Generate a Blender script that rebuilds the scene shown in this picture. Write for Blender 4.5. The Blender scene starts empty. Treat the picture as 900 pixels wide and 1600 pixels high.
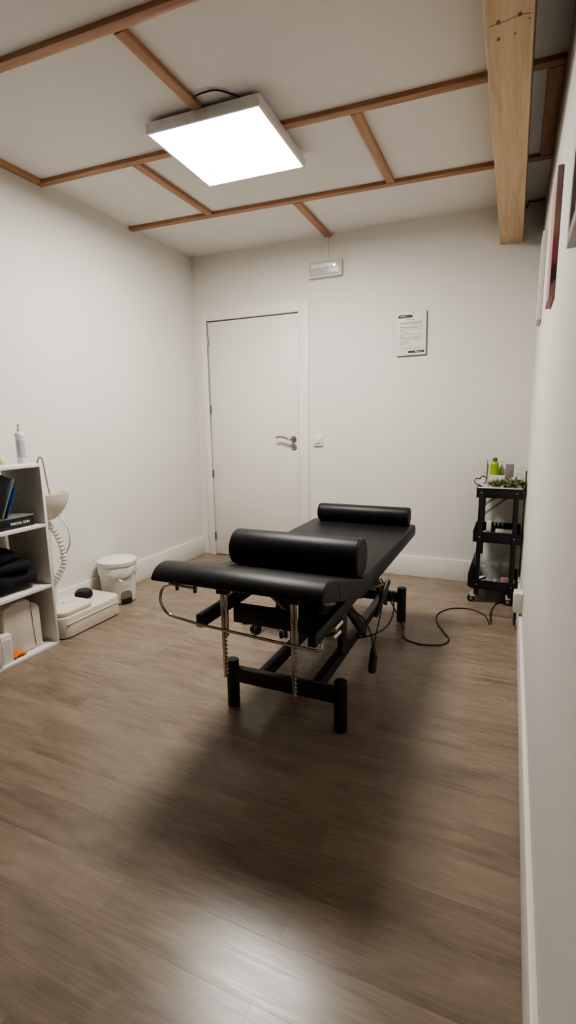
import bpy, bmesh, math, random
from mathutils import Vector, Matrix
random.seed(7)
PI = math.pi
scene = bpy.context.scene
C = scene.collection

# ---------------------------------------------------------------- room numbers
W, D, H = 2.669, 3.828, 2.563          # right wall x, back wall y, ceiling z
YB = -2.6                              # wall behind the camera
T, HB = 0.015, 0.161                   # baseboard

# ---------------------------------------------------------------- materials
def mat(name, col, rough=0.5, metal=0.0, var=0.0, vscale=8.0, bump=0.0, bscale=200.0,
        coat=0.0, trans=0.0, alpha=1.0, emit=None, stretch=(1, 1, 1), ior=1.45, spec=0.5):
    m = bpy.data.materials.new(name); m.use_nodes = True
    nt = m.node_tree; N = nt.nodes; L = nt.links
    b = N['Principled BSDF']
    b.inputs['Base Color'].default_value = (*col, 1)
    b.inputs['Roughness'].default_value = rough
    b.inputs['Metallic'].default_value = metal
    b.inputs['Coat Weight'].default_value = coat
    b.inputs['Transmission Weight'].default_value = trans
    b.inputs['Alpha'].default_value = alpha
    b.inputs['IOR'].default_value = ior
    b.inputs['Specular IOR Level'].default_value = spec
    tc = N.new('ShaderNodeTexCoord'); mp = N.new('ShaderNodeMapping')
    mp.inputs['Scale'].default_value = stretch
    L.new(tc.outputs['Object'], mp.inputs['Vector'])
    nz = N.new('ShaderNodeTexNoise'); nz.inputs['Scale'].default_value = vscale
    nz.inputs['Detail'].default_value = 5
    L.new(mp.outputs['Vector'], nz.inputs['Vector'])
    r = N.new('ShaderNodeValToRGB')
    r.color_ramp.elements[0].position = .3; r.color_ramp.elements[1].position = .7
    k0, k1 = 1 - var, 1 + var * .6
    r.color_ramp.elements[0].color = (col[0]*k0, col[1]*k0, col[2]*k0, 1)
    r.color_ramp.elements[1].color = (min(1, col[0]*k1), min(1, col[1]*k1), min(1, col[2]*k1), 1)
    L.new(nz.outputs['Fac'], r.inputs['Fac']); L.new(r.outputs['Color'], b.inputs['Base Color'])
    if bump > 0:
        n2 = N.new('ShaderNodeTexNoise'); n2.inputs['Scale'].default_value = bscale
        n2.inputs['Detail'].default_value = 3
        L.new(mp.outputs['Vector'], n2.inputs['Vector'])
        bp = N.new('ShaderNodeBump'); bp.inputs['Strength'].default_value = bump
        bp.inputs['Distance'].default_value = 0.002
        L.new(n2.outputs['Fac'], bp.inputs['Height']); L.new(bp.outputs['Normal'], b.inputs['Normal'])
    if emit:
        b.inputs['Emission Color'].default_value = (*emit[0], 1)
        b.inputs['Emission Strength'].default_value = emit[1]
    return m

def wood_mat(name, c_dark, c_light, axis=1, rough=0.5, scale=1.0):
    m = bpy.data.materials.new(name); m.use_nodes = True
    nt = m.node_tree; N = nt.nodes; L = nt.links; b = N['Principled BSDF']
    tc = N.new('ShaderNodeTexCoord'); mp = N.new('ShaderNodeMapping')
    s = [26*scale]*3; s[axis] = 1.6*scale
    mp.inputs['Scale'].default_value = s
    L.new(tc.outputs['Object'], mp.inputs['Vector'])
    n = N.new('ShaderNodeTexNoise'); n.inputs['Scale'].default_value = 1.0
    n.inputs['Detail'].default_value = 8; n.inputs['Distortion'].default_value = .6
    L.new(mp.outputs['Vector'], n.inputs['Vector'])
    n3 = N.new('ShaderNodeTexNoise'); n3.inputs['Scale'].default_value = 4.0
    n3.inputs['Detail'].default_value = 6
    L.new(mp.outputs['Vector'], n3.inputs['Vector'])
    mx = N.new('ShaderNodeMath'); mx.operation = 'ADD'
    ml = N.new('ShaderNodeMath'); ml.operation = 'MULTIPLY'; ml.inputs[1].default_value = .5
    L.new(n3.outputs['Fac'], ml.inputs[0]); L.new(n.outputs['Fac'], mx.inputs[0]); L.new(ml.outputs[0], mx.inputs[1])
    r = N.new('ShaderNodeValToRGB')
    r.color_ramp.elements[0].position = .55; r.color_ramp.elements[0].color = (*c_dark, 1)
    r.color_ramp.elements[1].position = .95; r.color_ramp.elements[1].color = (*c_light, 1)
    L.new(mx.outputs[0], r.inputs['Fac']); L.new(r.outputs['Color'], b.inputs['Base Color'])
    b.inputs['Roughness'].default_value = rough
    bp = N.new('ShaderNodeBump'); bp.inputs['Strength'].default_value = .15; bp.inputs['Distance'].default_value = .002
    L.new(n3.outputs['Fac'], bp.inputs['Height']); L.new(bp.outputs['Normal'], b.inputs['Normal'])
    return m

def floor_mat():
    m = bpy.data.materials.new('laminate_floor'); m.use_nodes = True
    nt = m.node_tree; N = nt.nodes; L = nt.links; b = N['Principled BSDF']
    tc = N.new('ShaderNodeTexCoord')
    mp = N.new('ShaderNodeMapping'); mp.inputs['Location'].default_value = (.42, -.836 + .135*8, 0)
    L.new(tc.outputs['Object'], mp.inputs['Vector'])
    def brick(c1, c2, mortar, ms):
        br = N.new('ShaderNodeTexBrick')
        br.offset = 0.37; br.offset_frequency = 2; br.squash = 1
        br.inputs['Color1'].default_value = (*c1, 1); br.inputs['Color2'].default_value = (*c2, 1)
        br.inputs['Mortar'].default_value = (*mortar, 1)
        br.inputs['Scale'].default_value = 1; br.inputs['Mortar Size'].default_value = ms
        br.inputs['Mortar Smooth'].default_value = .3; br.inputs['Bias'].default_value = 0
        br.inputs['Brick Width'].default_value = 1.22; br.inputs['Row Height'].default_value = .135
        L.new(mp.outputs['Vector'], br.inputs['Vector']); return br
    br = brick((0, 0, 0), (1, 1, 1), (.5, .5, .5), .0007)
    # per plank offset of the grain
    sep = N.new('ShaderNodeSeparateXYZ'); L.new(tc.outputs['Object'], sep.inputs[0])
    cmb = N.new('ShaderNodeCombineXYZ')
    sx = N.new('ShaderNodeMath'); sx.operation = 'MULTIPLY'; sx.inputs[1].default_value = 1.5
    sy = N.new('ShaderNodeMath'); sy.operation = 'MULTIPLY'; sy.inputs[1].default_value = 9.0
    off = N.new('ShaderNodeMath'); off.operation = 'MULTIPLY_ADD'; off.inputs[1].default_value = 37.0
    L.new(sep.outputs['X'], sx.inputs[0]); L.new(sep.outputs['Y'], sy.inputs[0])
    L.new(br.outputs['Color'], off.inputs[0]); L.new(sx.outputs[0], off.inputs[2])
    L.new(off.outputs[0], cmb.inputs['X']); L.new(sy.outputs[0], cmb.inputs['Y']); L.new(br.outputs['Color'], cmb.inputs['Z'])
    n1 = N.new('ShaderNodeTexNoise'); n1.inputs['Scale'].default_value = 1.1; n1.inputs['Detail'].default_value = 9
    n1.inputs['Distortion'].default_value = 1.1; n1.inputs['Roughness'].default_value = .66
    L.new(cmb.outputs[0], n1.inputs['Vector'])
    # cathedral figure : contour lines of a smooth stretched noise
    n0 = N.new('ShaderNodeTexNoise'); n0.inputs['Scale'].default_value = .62; n0.inputs['Detail'].default_value = 1.5
    n0.inputs['Distortion'].default_value = .5
    L.new(cmb.outputs[0], n0.inputs['Vector'])
    # fine pores
    mpf = N.new('ShaderNodeMapping'); mpf.inputs['Scale'].default_value = (5.0, 16.0, 1.0)
    L.new(cmb.outputs[0], mpf.inputs['Vector'])
    n2 = N.new('ShaderNodeTexNoise'); n2.inputs['Scale'].default_value = 1.0; n2.inputs['Detail'].default_value = 4
    L.new(mpf.outputs[0], n2.inputs['Vector'])
    def m2(op, a, bb, v=None):
        q = N.new('ShaderNodeMath'); q.operation = op
        L.new(a, q.inputs[0])
        if bb is not None: L.new(bb, q.inputs[1])
        if v is not None: q.inputs[1].default_value = v
        return q.outputs[0]
    rings = m2('POWER', m2('PINGPONG', m2('MULTIPLY', n0.outputs['Fac'], None, 10.0), None, .5), None, 1.0)
    a = m2('MULTIPLY', n1.outputs['Fac'], None, .64)
    c = m2('MULTIPLY', rings, None, .15)
    d = m2('MULTIPLY', br.outputs['Color'], None, .09)
    e_ = m2('MULTIPLY', n2.outputs['Fac'], None, .15)
    s = m2('ADD', m2('ADD', m2('ADD', a, c), d), e_)
    r = N.new('ShaderNodeValToRGB'); e = r.color_ramp.elements
    e[0].position = .27; e[0].color = (.130, .095, .068, 1)
    e[1].position = .74; e[1].color = (.320, .255, .195, 1)
    k = r.color_ramp.elements.new(.46); k.color = (.212, .164, .122, 1)
    L.new(s, r.inputs['Fac'])
    mix = N.new('ShaderNodeMix'); mix.data_type = 'RGBA'
    L.new(br.outputs['Fac'], mix.inputs['Factor'])
    L.new(r.outputs['Color'], mix.inputs['A']); mix.inputs['B'].default_value = (.13, .096, .070, 1)
    L.new(mix.outputs['Result'], b.inputs['Base Color'])
    rr = N.new('ShaderNodeMapRange'); rr.inputs['To Min'].default_value = .20; rr.inputs['To Max'].default_value = .34
    L.new(n2.outputs['Fac'], rr.inputs['Value']); L.new(rr.outputs[0], b.inputs['Roughness'])
    b.inputs['Specular IOR Level'].default_value = .36
    hb = m2('SUBTRACT', m2('MULTIPLY', n1.outputs['Fac'], None, .3), br.outputs['Fac'])
    bp = N.new('ShaderNodeBump'); bp.inputs['Strength'].default_value = .22; bp.inputs['Distance'].default_value = .0015
    L.new(hb, bp.inputs['Height']); L.new(bp.outputs['Normal'], b.inputs['Normal'])
    return m

M = {}
M['wall'] = mat('wall_paint', (.70, .682, .642), .75, var=.02, vscale=2, bump=.25, bscale=220)
M['ceil'] = mat('ceiling_board', (.72, .70, .675), .85, var=.03, vscale=3, bump=.35, bscale=350)
M['trim'] = mat('white_trim', (.76, .73, .69), .4, var=.01)
M['door'] = mat('door_lacquer', (.74, .715, .67), .38, var=.015, vscale=3)
M['gap'] = mat('dark_gap', (.12, .11, .10), .8)
M['floor'] = floor_mat()
M['strip'] = wood_mat('strip_wood', (.30, .145, .07), (.50, .28, .155), 1, .5)
M['stripx'] = wood_mat('strip_wood_x', (.27, .13, .065), (.46, .25, .14), 0, .5)
M['beam'] = wood_mat('beam_oak', (.42, .285, .16), (.62, .45, .27), 1, .5, .8)
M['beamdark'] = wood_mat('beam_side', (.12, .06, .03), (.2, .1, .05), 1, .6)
M['leather'] = mat('black_leather', (.010, .010, .011), .42, var=.3, vscale=20, bump=.25, bscale=420, spec=.30)
M['leather2'] = mat('black_leather_piping', (.008, .008, .009), .5)
M['steel'] = mat('black_steel', (.010, .010, .011), .42, var=.15, bump=.05)
M['chrome'] = mat('chrome', (.62, .58, .52), .16, 1.0, var=.05)
M['nickel'] = mat('satin_nickel', (.36, .33, .29), .3, 1.0)
M['alu'] = mat('brushed_aluminium', (.72, .71, .70), .45, .3, var=.08, vscale=30)
M['glow'] = mat('light_diffuser', (.9, .9, .9), .5, emit=((1.0, .958, .895), 22.0))
M['blackp'] = mat('black_plastic', (.012, .012, .012), .45, var=.1)
M['rubber'] = mat('black_rubber', (.010, .010, .010), .6)
M['cable'] = mat('black_cable', (.012, .010, .009), .5)
M['whitep'] = mat('white_plastic', (.70, .68, .63), .35, var=.02)
M['creamp'] = mat('cream_plastic', (.64, .60, .52), .35, var=.03)
M['shelf'] = mat('white_melamine', (.66, .64, .61), .5, var=.02)
M['bag'] = mat('white_bin_bag', (.70, .69, .66), .4, var=.06, vscale=40, bump=.5, bscale=60)
M['can'] = mat('milky_canister', (.62, .57, .50), .4, var=.05, vscale=12)
M['cloth'] = mat('black_cloth', (.006, .006, .009), .9, var=.3, vscale=30, bump=.4, bscale=300)
M['orange'] = mat('orange_cloth', (.70, .17, .03), .8, var=.2, vscale=30, bump=.3)
M['blackcard'] = mat('black_card', (.012, .012, .013), .4)
M['blue'] = mat('blue_folder', (.015, .06, .20), .4)
M['greycover'] = mat('grey_folder', (.16, .19, .22), .4)
M['paper'] = mat('paper', (.70, .70, .67), .6, var=.01)
M['ink'] = mat('printed_grey', (.26, .26, .25), .6)
M['inkdark'] = mat('printed_black', (.035, .035, .035), .5)
M['white'] = mat('white_lettering', (.72, .72, .70), .5)
M['screw'] = mat('screw_head', (.55, .53, .50), .3, .9)
M['green'] = mat('green_liquid', (.28, .50, .015), .15, var=.1, trans=.25)
M['palegreen'] = mat('pale_green_plastic', (.45, .58, .30), .3, trans=.2)
M['greybox'] = mat('grey_card', (.20, .18, .16), .6, var=.05)
M['greenwhite'] = mat('pale_green_card', (.58, .62, .54), .5, var=.05)
M['leaf'] = mat('sage_leaf', (.16, .20, .09), .6, var=.5, vscale=40)
M['leaflight'] = mat('pale_leaf', (.52, .52, .34), .6, var=.3, vscale=40)
M['clear'] = mat('clear_plastic', (.80, .81, .81), .2, var=.05, alpha=.30)
M['foil'] = mat('grey_foil', (.30, .31, .32), .3, .3, var=.5, vscale=40, bump=.6, bscale=50)
M['pink'] = mat('pink_plastic', (.40, .20, .21), .5, var=.1)
M['pinkwhite'] = mat('pink_white_ceramic', (.68, .58, .57), .4, var=.08, vscale=60)
M['reed'] = mat('brown_reed', (.16, .11, .07), .7)
M['lens'] = mat('frosted_lens', (.60, .59, .58), .25, var=.03, trans=.15)
M['led'] = mat('small_white_led', (.9, .9, .9), .4, emit=((1, .97, .92), 2.2))
M['labelblue'] = mat('bottle_label', (.40, .44, .52), .5, var=.06, vscale=40)
M['yellow'] = mat('yellow_label', (.55, .45, .20), .5)

def canvas_mat():
    m = bpy.data.materials.new('red_canvas_print'); m.use_nodes = True
    nt = m.node_tree; N = nt.nodes; L = nt.links; b = N['Principled BSDF']
    tc = N.new('ShaderNodeTexCoord'); sep = N.new('ShaderNodeSeparateXYZ')
    L.new(tc.outputs['Generated'], sep.inputs[0])
    n = N.new('ShaderNodeTexNoise'); n.inputs['Scale'].default_value = 7; n.inputs['Detail'].default_value = 5
    mp = N.new('ShaderNodeMapping'); mp.inputs['Scale'].default_value = (1, 1, .5)
    L.new(tc.outputs['Generated'], mp.inputs[0]); L.new(mp.outputs[0], n.inputs['Vector'])
    ad = N.new('ShaderNodeMath'); ad.operation = 'MULTIPLY_ADD'; ad.inputs[1].default_value = .14
    L.new(n.outputs['Fac'], ad.inputs[0]); L.new(sep.outputs['Z'], ad.inputs[2])
    r = N.new('ShaderNodeValToRGB'); e = r.color_ramp.elements
    e[0].position = .07; e[0].color = (.40, .20, .20, 1)
    e[1].position = 1.05 if False else 1.0; e[1].color = (.26, .17, .16, 1)
    for p, c in ((.17, (.34, .15, .15)), (.20, (.05, .03, .025)), (.30, (.06, .02, .02)), (.36, (.30, .05, .07)), (.50, (.28, .06, .08)), (.62, (.32, .20, .15)), (.85, (.25, .13, .12))):
        k = r.color_ramp.elements.new(p); k.color = (*c, 1)
    L.new(ad.outputs[0], r.inputs['Fac']); L.new(r.outputs['Color'], b.inputs['Base Color'])
    b.inputs['Roughness'].default_value = .6
    return m
M['canvas'] = canvas_mat()
M['canvaspink'] = mat('canvas_face', (.50, .27, .27), .6, var=.35, vscale=9)
M['canvaswhite'] = mat('white_canvas', (.58, .56, .53), .6, var=.04, vscale=8)
M['silver'] = mat('silver_frame', (.30, .28, .26), .4, .5, var=.2, vscale=30)

# ---------------------------------------------------------------- mesh builder
class MB:
    def __init__(s): s.bm = bmesh.new()
    def _new(s, f):
        vs = set(s.bm.verts); f()
        return [v for v in s.bm.verts if v not in vs]
    def box(s, a, b, bev=0.0, seg=2, mtx=None):
        a, b = Vector(a), Vector(b)
        tmp = bmesh.new()
        bmesh.ops.create_cube(tmp, size=1)
        for v in tmp.verts:
            v.co = Vector(((a[i] + b[i]) / 2 + v.co[i] * (b[i] - a[i]) for i in range(3)))
        if bev > 0:
            bmesh.ops.bevel(tmp, geom=tmp.edges[:], offset=bev, segments=seg, profile=.5, affect='EDGES', clamp_overlap=True)
        if mtx is not None: tmp.transform(mtx)
        s.merge(tmp); return s
    def merge(s, tmp):
        me = bpy.data.meshes.new('t'); tmp.to_mesh(me); tmp.free()
        s.bm.from_mesh(me); bpy.data.meshes.remove(me)
    def bar(s, p, q, w, h, bev=.002, up=(0, 0, 1)):
        p, q = Vector(p), Vector(q); d = (q - p); L = d.length; d.normalize()
        u = Vector(up)
        x = d.cross(u)
        if x.length < 1e-4: x = d.cross(Vector((0, 1, 0)))
        x.normalize(); z = x.cross(d)
        m = Matrix((( x[0], d[0], z[0], (p[0]+q[0])/2), (x[1], d[1], z[1], (p[1]+q[1])/2), (x[2], d[2], z[2], (p[2]+q[2])/2), (0, 0, 0, 1)))
        return s.box((-w/2, -L/2, -h/2), (w/2, L/2, h/2), bev, 2, m)
    def tube(s, pts, r, n=10, closed=False, caps=True):
        pts = [Vector(p) for p in pts]; rs = r if isinstance(r, (list, tuple)) else [r]*len(pts)
        bm = s.bm; rings = []; prev = None; K = len(pts)
        for i, p in enumerate(pts):
            if closed: t = pts[(i+1) % K] - pts[i-1]
            else: t = pts[min(i+1, K-1)] - pts[max(i-1, 0)]
            if t.length < 1e-9: t = Vector((0, 0, 1))
            t.normalize()
            if prev is None:
                u = t.orthogonal().normalized()
            else:
                u = prev - t * prev.dot(t)
                u = u.normalized() if u.length > 1e-6 else t.orthogonal().normalized()
            prev = u; v = t.cross(u)
            rings.append([bm.verts.new(p + (u*math.cos(2*PI*k/n) + v*math.sin(2*PI*k/n)) * rs[i]) for k in range(n)])
        R = range(K) if closed else range(K-1)
        for i in R:
            a, b = rings[i], rings[(i+1) % K]
            for k in range(n): bm.faces.new((a[k], a[(k+1) % n], b[(k+1) % n], b[k]))
        if caps and not closed:
            bm.faces.new(rings[0][::-1]); bm.faces.new(rings[-1])
        return s
    def cyl(s, p, q, r, n=24, r2=None):
        return s.tube([p, q], [r, r if r2 is None else r2], n)
    def lathe(s, prof, c=(0, 0, 0), n=32, sx=1, sy=1, mtx=None):
        bm = s.bm; c = Vector(c); rings = []; nv = []
        for r, z in prof:
            ring = []
            for k in range(n):
                a = 2*PI*k/n
                v = Vector((r*sx*math.cos(a), r*sy*math.sin(a), z))
                if mtx is not None: v = mtx @ v
                ring.append(bm.verts.new(v + c))
            rings.append(ring)
        for a, b in zip(rings, rings[1:]):
            for k in range(n): bm.faces.new((a[k], a[(k+1) % n], b[(k+1) % n], b[k]))
        if prof[0][0] > 1e-5: bm.faces.new(rings[0][::-1])
        if prof[-1][0] > 1e-5: bm.faces.new(rings[-1])
        return s
    def prism(s, poly, axis, a, b, bev=0):
        """poly in the two other axes (in xyz order), extruded along axis from a to b"""
        tmp = bmesh.new(); lo = []; hi = []
        for u, v in poly:
            for val, lst in ((a, lo), (b, hi)):
                c = [u, v]; c.insert(axis, val); lst.append(tmp.verts.new(c))
        n = len(poly)
        tmp.faces.new(lo); tmp.faces.new(hi[::-1])
        for i in range(n): tmp.faces.new((lo[i], hi[i], hi[(i+1) % n], lo[(i+1) % n]))
        bmesh.ops.recalc_face_normals(tmp, faces=tmp.faces[:])
        if bev > 0:
            bmesh.ops.bevel(tmp, geom=tmp.edges[:], offset=bev, segments=3, profile=.5, affect='EDGES', clamp_overlap=True)
        s.merge(tmp); return s
    def ellipsoid(s, c, r, n=16, mtx=None):
        prof = [(math.sin(PI*i/n), -math.cos(PI*i/n)) for i in range(n+1)]
        tmp = MB(); tmp.lathe([(max(p[0], 1e-6), p[1]) for p in prof], n=n*2)
        m = Matrix.Translation(c) @ (mtx if mtx is not None else Matrix.Identity(4)) @ Matrix.Diagonal((*r, 1))
        tmp.bm.transform(m); s.merge(tmp.bm); return s
    def xf(s, m): s.bm.transform(m); return s
    def build(s, name, m, parent=None, ang=35, smooth=True):
        bmesh.ops.remove_doubles(s.bm, verts=s.bm.verts[:], dist=1e-6)
        bmesh.ops.recalc_face_normals(s.bm, faces=s.bm.faces[:])
        xs = [v.co for v in s.bm.verts]
        lo = Vector((min(v[i] for v in xs) for i in range(3))); hi = Vector((max(v[i] for v in xs) for i in range(3)))
        c = Vector(((lo.x+hi.x)/2, (lo.y+hi.y)/2, lo.z))
        for v in s.bm.verts: v.co -= c
        me = bpy.data.meshes.new(name); s.bm.to_mesh(me); s.bm.free()
        if smooth:
            me.shade_smooth(); me.set_sharp_from_angle(angle=math.radians(ang))
        me.materials.append(m)
        o = bpy.data.objects.new(name, me); C.objects.link(o)
        if parent is not None:
            o.parent = parent
            o.location = c - world_loc(parent)
        else: o.location = c
        return o

def world_loc(o):
    p = Vector(o.location)
    while o.parent is not None:
        o = o.parent; p += Vector(o.location)
    return p

def thing(name, label, cat, loc, group=None):
    o = bpy.data.objects.new(name, None); C.objects.link(o); o.location = loc
    o.empty_display_size = .05
    o['label'] = label; o['category'] = cat
    if group: o['group'] = group
    return o
def tag(o, label, cat, group=None):
    o['label'] = label; o['category'] = cat
    if group: o['group'] = group
    return o
def struct(o):
    o['kind'] = 'structure'; return o
def spline(P, k=8, closed=False):
    P = [Vector(p) for p in P]; out = []; n = len(P)
    for i in range(n if closed else n-1):
        if closed: a, b, c, d = P[i-1], P[i], P[(i+1) % n], P[(i+2) % n]
        else: a, b, c, d = P[max(i-1, 0)], P[i], P[i+1], P[min(i+2, n-1)]
        for j in range(k):
            t = j/k
            out.append(.5*((2*b) + (c-a)*t + (2*a-5*b+4*c-d)*t*t + (3*b-a-3*c+d)*t**3))
    if not closed: out.append(P[-1])
    return out
def text_obj(txt, size, m, parent, loc, rot, name='lettering', depth=.0004, align='CENTER', bold=0.0, sx=1.0):
    cu = bpy.data.curves.new(name, 'FONT'); cu.body = txt; cu.size = size; cu.extrude = depth
    cu.align_x = align; cu.align_y = 'CENTER'; cu.offset = bold
    to = bpy.data.objects.new('tmp', cu); C.objects.link(to)
    dg = bpy.context.evaluated_depsgraph_get()
    me = bpy.data.meshes.new_from_object(to.evaluated_get(dg)); bpy.data.objects.remove(to)
    me.materials.clear(); me.materials.append(m)
    me.transform(Matrix.Diagonal((sx, 1, 1, 1)))
    o = bpy.data.objects.new(name, me); C.objects.link(o)
    o.parent = parent; o.location = Vector(loc) - world_loc(parent); o.rotation_euler = rot
    return o

# ================================================================= THE ROOM
wt = .12
struct(MB().box((-.3, YB-.1, -.1), (W+.3, D+.3, 0)).build('floor', M['floor']))
struct(MB().box((-.3, YB-.1, H), (W+.3, D+.3, H+.1)).build('ceiling', M['ceil']))
struct(MB().box((-wt, YB, 0), (0, D+wt, H)).build('wall_left', M['wall']))
struct(MB().box((W, YB, 0), (W+wt, D+wt, H)).build('wall_right', M['wall']))
struct(MB().box((0, YB-wt, 0), (W, YB, H)).build('wall_front', M['wall']))
DX0, DX1, DZ = .136, .970, 2.035       # door opening
wb = MB()
wb.box((0, D, 0), (DX0-.004, D+wt, H)); wb.box((DX1+.004, D, 0), (W, D+wt, H)); wb.box((DX0-.004, D, DZ+.006), (DX1+.004, D+wt, H))
struct(wb.build('wall_back', M['wall']))
# baseboards
def baseboard(name, a, b):
    o = MB().box(a, b, .003).build(name, M['trim']); struct(o)
baseboard('baseboard_left', (0, YB, 0), (T, D, HB))
baseboard('baseboard_right', (W-T, YB, 0), (W, D-.001, HB))
baseboard('baseboard_back', (1.062, D-T, 0), (W-T, D, HB))
# door
do = bpy.data.objects.new('door_1', None); C.objects.link(do); do.location = (DX0, D, 0); struct(do)
cs = MB()
cs.box((.066, D-.012, 0), (DX0-.004, D+.0, 2.117), .002)
cs.box((DX1+.004, D-.012, 0), (1.060, D+.0, 2.117), .002)
cs.box((DX0-.004, D-.012, DZ+.006), (DX1+.004, D+.0, 2.117), .002)
cs.build('door_casing', M['trim'], do)
MB().box((DX0-.004, D+.05, 0), (DX1+.004, D+.06, DZ+.006)).build('dark_gap_sheet', M['gap'], do)  # sheet closing the opening, shade of the door gaps put into its colour
MB().box((DX0+.002, D+.002, .008), (DX1-.003, D+.042, DZ-.004), .0015).build('door_leaf', M['door'], do)
for z in (1.875, 1.31, .745, .178):
    h = MB().cyl((DX0-.001, D-.006, z-.032), (DX0-.001, D-.006, z+.032), .0065, 12)
    h.box((DX0-.010, D-.004, z-.030), (DX0+.010, D+.001, z+.030), .001)
    h.build('hinge', M['nickel'], do)
rs = MB(); rot = Matrix.Rotation(PI/2, 4, 'X')
rs.lathe([(.0, 0), (.025, 0), (.026, .006), (.022, .010), (1e-5, .010)], (.923, D+.002, 1.052), 28, mtx=rot)
rs.build('handle_rose', M['nickel'], do)
hp = spline([(.923, D-.005, 1.052), (.922, D-.045, 1.052), (.90, D-.055, 1.056), (.86, D-.055, 1.068), (.82, D-.053, 1.073), (.785, D-.050, 1.066)], 6)
MB().tube(hp, [.010]*6 + [.010 - .003*i/(len(hp)-7) for i in range(len(hp)-6)], 12).build('door_handle', M['nickel'], do)
ks = MB()
ks.lathe([(.0, 0), (.025, 0), (.026, .006), (.022, .010), (1e-5, .010)], (.925, D+.002, .988), 28, mtx=rot)
kp = ks.build('keyhole_plate', M['nickel'], do)
MB().cyl((.925, D-.006, .993), (.925, D-.011, .993), .008, 16).build('key_cylinder', M['gap'], kp)

# ceiling strips : endpoints on the ceiling
ST = .020
def strip(n, p, q, w, m, y3=None):
    o = MB().bar((p[0], p[1], H-ST/2), (q[0], q[1], H-ST/2), w, ST, .0012).build('trim_%d' % n, m); struct(o)
strip(1, (.0, 1.535), (W, 1.665), .042, M['stripx'])
strip(2, (.0, 2.322), (W, 2.45), .042, M['stripx'])
strip(3, (.0, 3.088), (W, 3.235), .045, M['stripx'])
strip(4, (1.222, 1.622), (1.221, 2.358), .045, M['strip'])
strip(5, (.652, 2.378), (.648, 3.098), .045, M['strip'])
strip(6, (1.838, 2.435), (1.834, 3.162), .045, M['strip'])
strip(7, (1.236, 3.185), (1.222, D), .045, M['strip'])
strip(8, (2.637, 2.475), (2.637, 3.205), .056, M['strip'])
strip(9, (.022, .4), (.022, 2.30), .044, M['strip'])
# wooden beam
bmb = MB().box((2.418, YB, 2.320), (2.551, D, H-.0005), .003)
bo = bmb.build('wooden_beam', M['beam'])
tag(bo, 'light oak ceiling beam running along the right wall to the back wall', 'beam')
cr = MB()
for i in range(5):
    x0, x1 = 2.432 + i*.022, 2.432 + (i+1)*.022
    zz = (1.786, 1.783, 1.784, 1.776, 1.775, 1.781)
    cr.bar((x0, zz[i], 2.3199), (x1, zz[i+1], 2.3199), .0022, .0008, 0)
cr.build('split_line', M['beamdark'], bo)
kn = MB()
for x, y, r in ((2.456, 1.779, .006), (2.513, 1.772, .006), (2.455, 1.850, .005), (2.500, 1.845, .003), (2.538, 1.80, .003)):
    kn.lathe([(1e-5, -.0006), (r, -.0006), (r, 0), (1e-5, 0)], (x, y, 2.3202), 14, 1, 1.6)
kn.build('wood_knot', M['beamdark'], bo)
MB().box((2.5512, YB, 2.322), (2.5545, D, H-.001)).build('beam_dark_side', M['beamdark'], bo)  # thin dark layer over the right face of the beam
# dark tube added to draw the crack between ceiling and wall beside the beam
tag(MB().tube(spline([(2.562, D-.006, 2.515), (2.575, D-.008, 2.551), (2.61, D-.006, 2.548), (2.664, D-.006, 2.556)], 5), .004, 8)
    .build('dark_crack', M['cable']), 'short dark crack line in the ceiling corner right of the wooden beam', 'cable')

# ================================================================= PANEL LIGHT
RZ = math.radians(2.4)
pc = Vector((1.222, 2.388, 0)); ph = .286
PL = thing('panel_light', 'square white glowing ceiling panel light in a brushed metal frame', 'ceiling light', (pc.x, pc.y, H-ST-.046))
RM = Matrix.Translation(pc) @ Matrix.Rotation(RZ, 4, 'Z')
z1, z0 = H-ST-.0005, H-ST-.046
fr = MB()
for a, b in (((-ph, -ph), (ph, -ph+.012)), ((-ph, ph-.012), (ph, ph)), ((-ph, -ph+.012), (-ph+.012, ph-.012)), ((ph-.012, -ph+.012), (ph, ph-.012))):
    fr.box((a[0], a[1], z0), (b[0], b[1], z1), .001)
fr.box((-ph+.012, -ph+.012, z1-.004), (ph-.012, ph-.012, z1))
fr.xf(RM).build('frame', M['alu'], PL)
MB().box((-ph+.0125, -ph+.0125, z0+.002), (ph-.0125, ph-.0125, z0+.008)).xf(RM).build('diffuser', M['glow'], PL)
cb = MB().tube(spline([(1.235, 2.13, H-.006), (1.235, 2.07, H-.010), (1.26, 2.035, H-.014), (1.31, 2.035, H-.01), (1.36, 2.055, H-.006), (1.42, 2.13, H-.006)], 6), .0035, 8)
tag(cb.build('lamp_cable', M['cable']), 'short grey cable looping over the edge of the ceiling panel light', 'cable')

# ================================================================= BACK WALL FIXTURES
EL = thing('emergency_light', 'white rectangular emergency light on the wall above the door corner', 'emergency light', (1.205, D, 2.26))
MB().box((1.074, D-.042, 2.262), (1.338, D+.002, 2.380), .006, 3).build('housing', M['whitep'], EL)
MB().box((1.084, D-.050, 2.274), (1.326, D-.0418, 2.368), .004, 3).build('lens', M['lens'], EL)
MB().box((1.10, D-.0512, 2.325), (1.30, D-.0498, 2.352), .0005).build('reflector', M['alu'], EL)
for x in (1.235, 1.262, 1.287):
    MB().ellipsoid((x, D-.051, 2.331), (.007, .003, .007), 8).build('lamp', M['led'] if x > 1.28 else M['alu'], EL)
tag(MB().box((1.208, D-.008, 2.381), (1.222, D, H-ST), .001).build('cable_duct', M['trim']),
    'thin white cable duct rising from the emergency light to the ceiling', 'cable duct')
SW = thing('light_switch', 'white square rocker light switch on the wall right of the door', 'switch', (1.139, D, .998))
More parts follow.
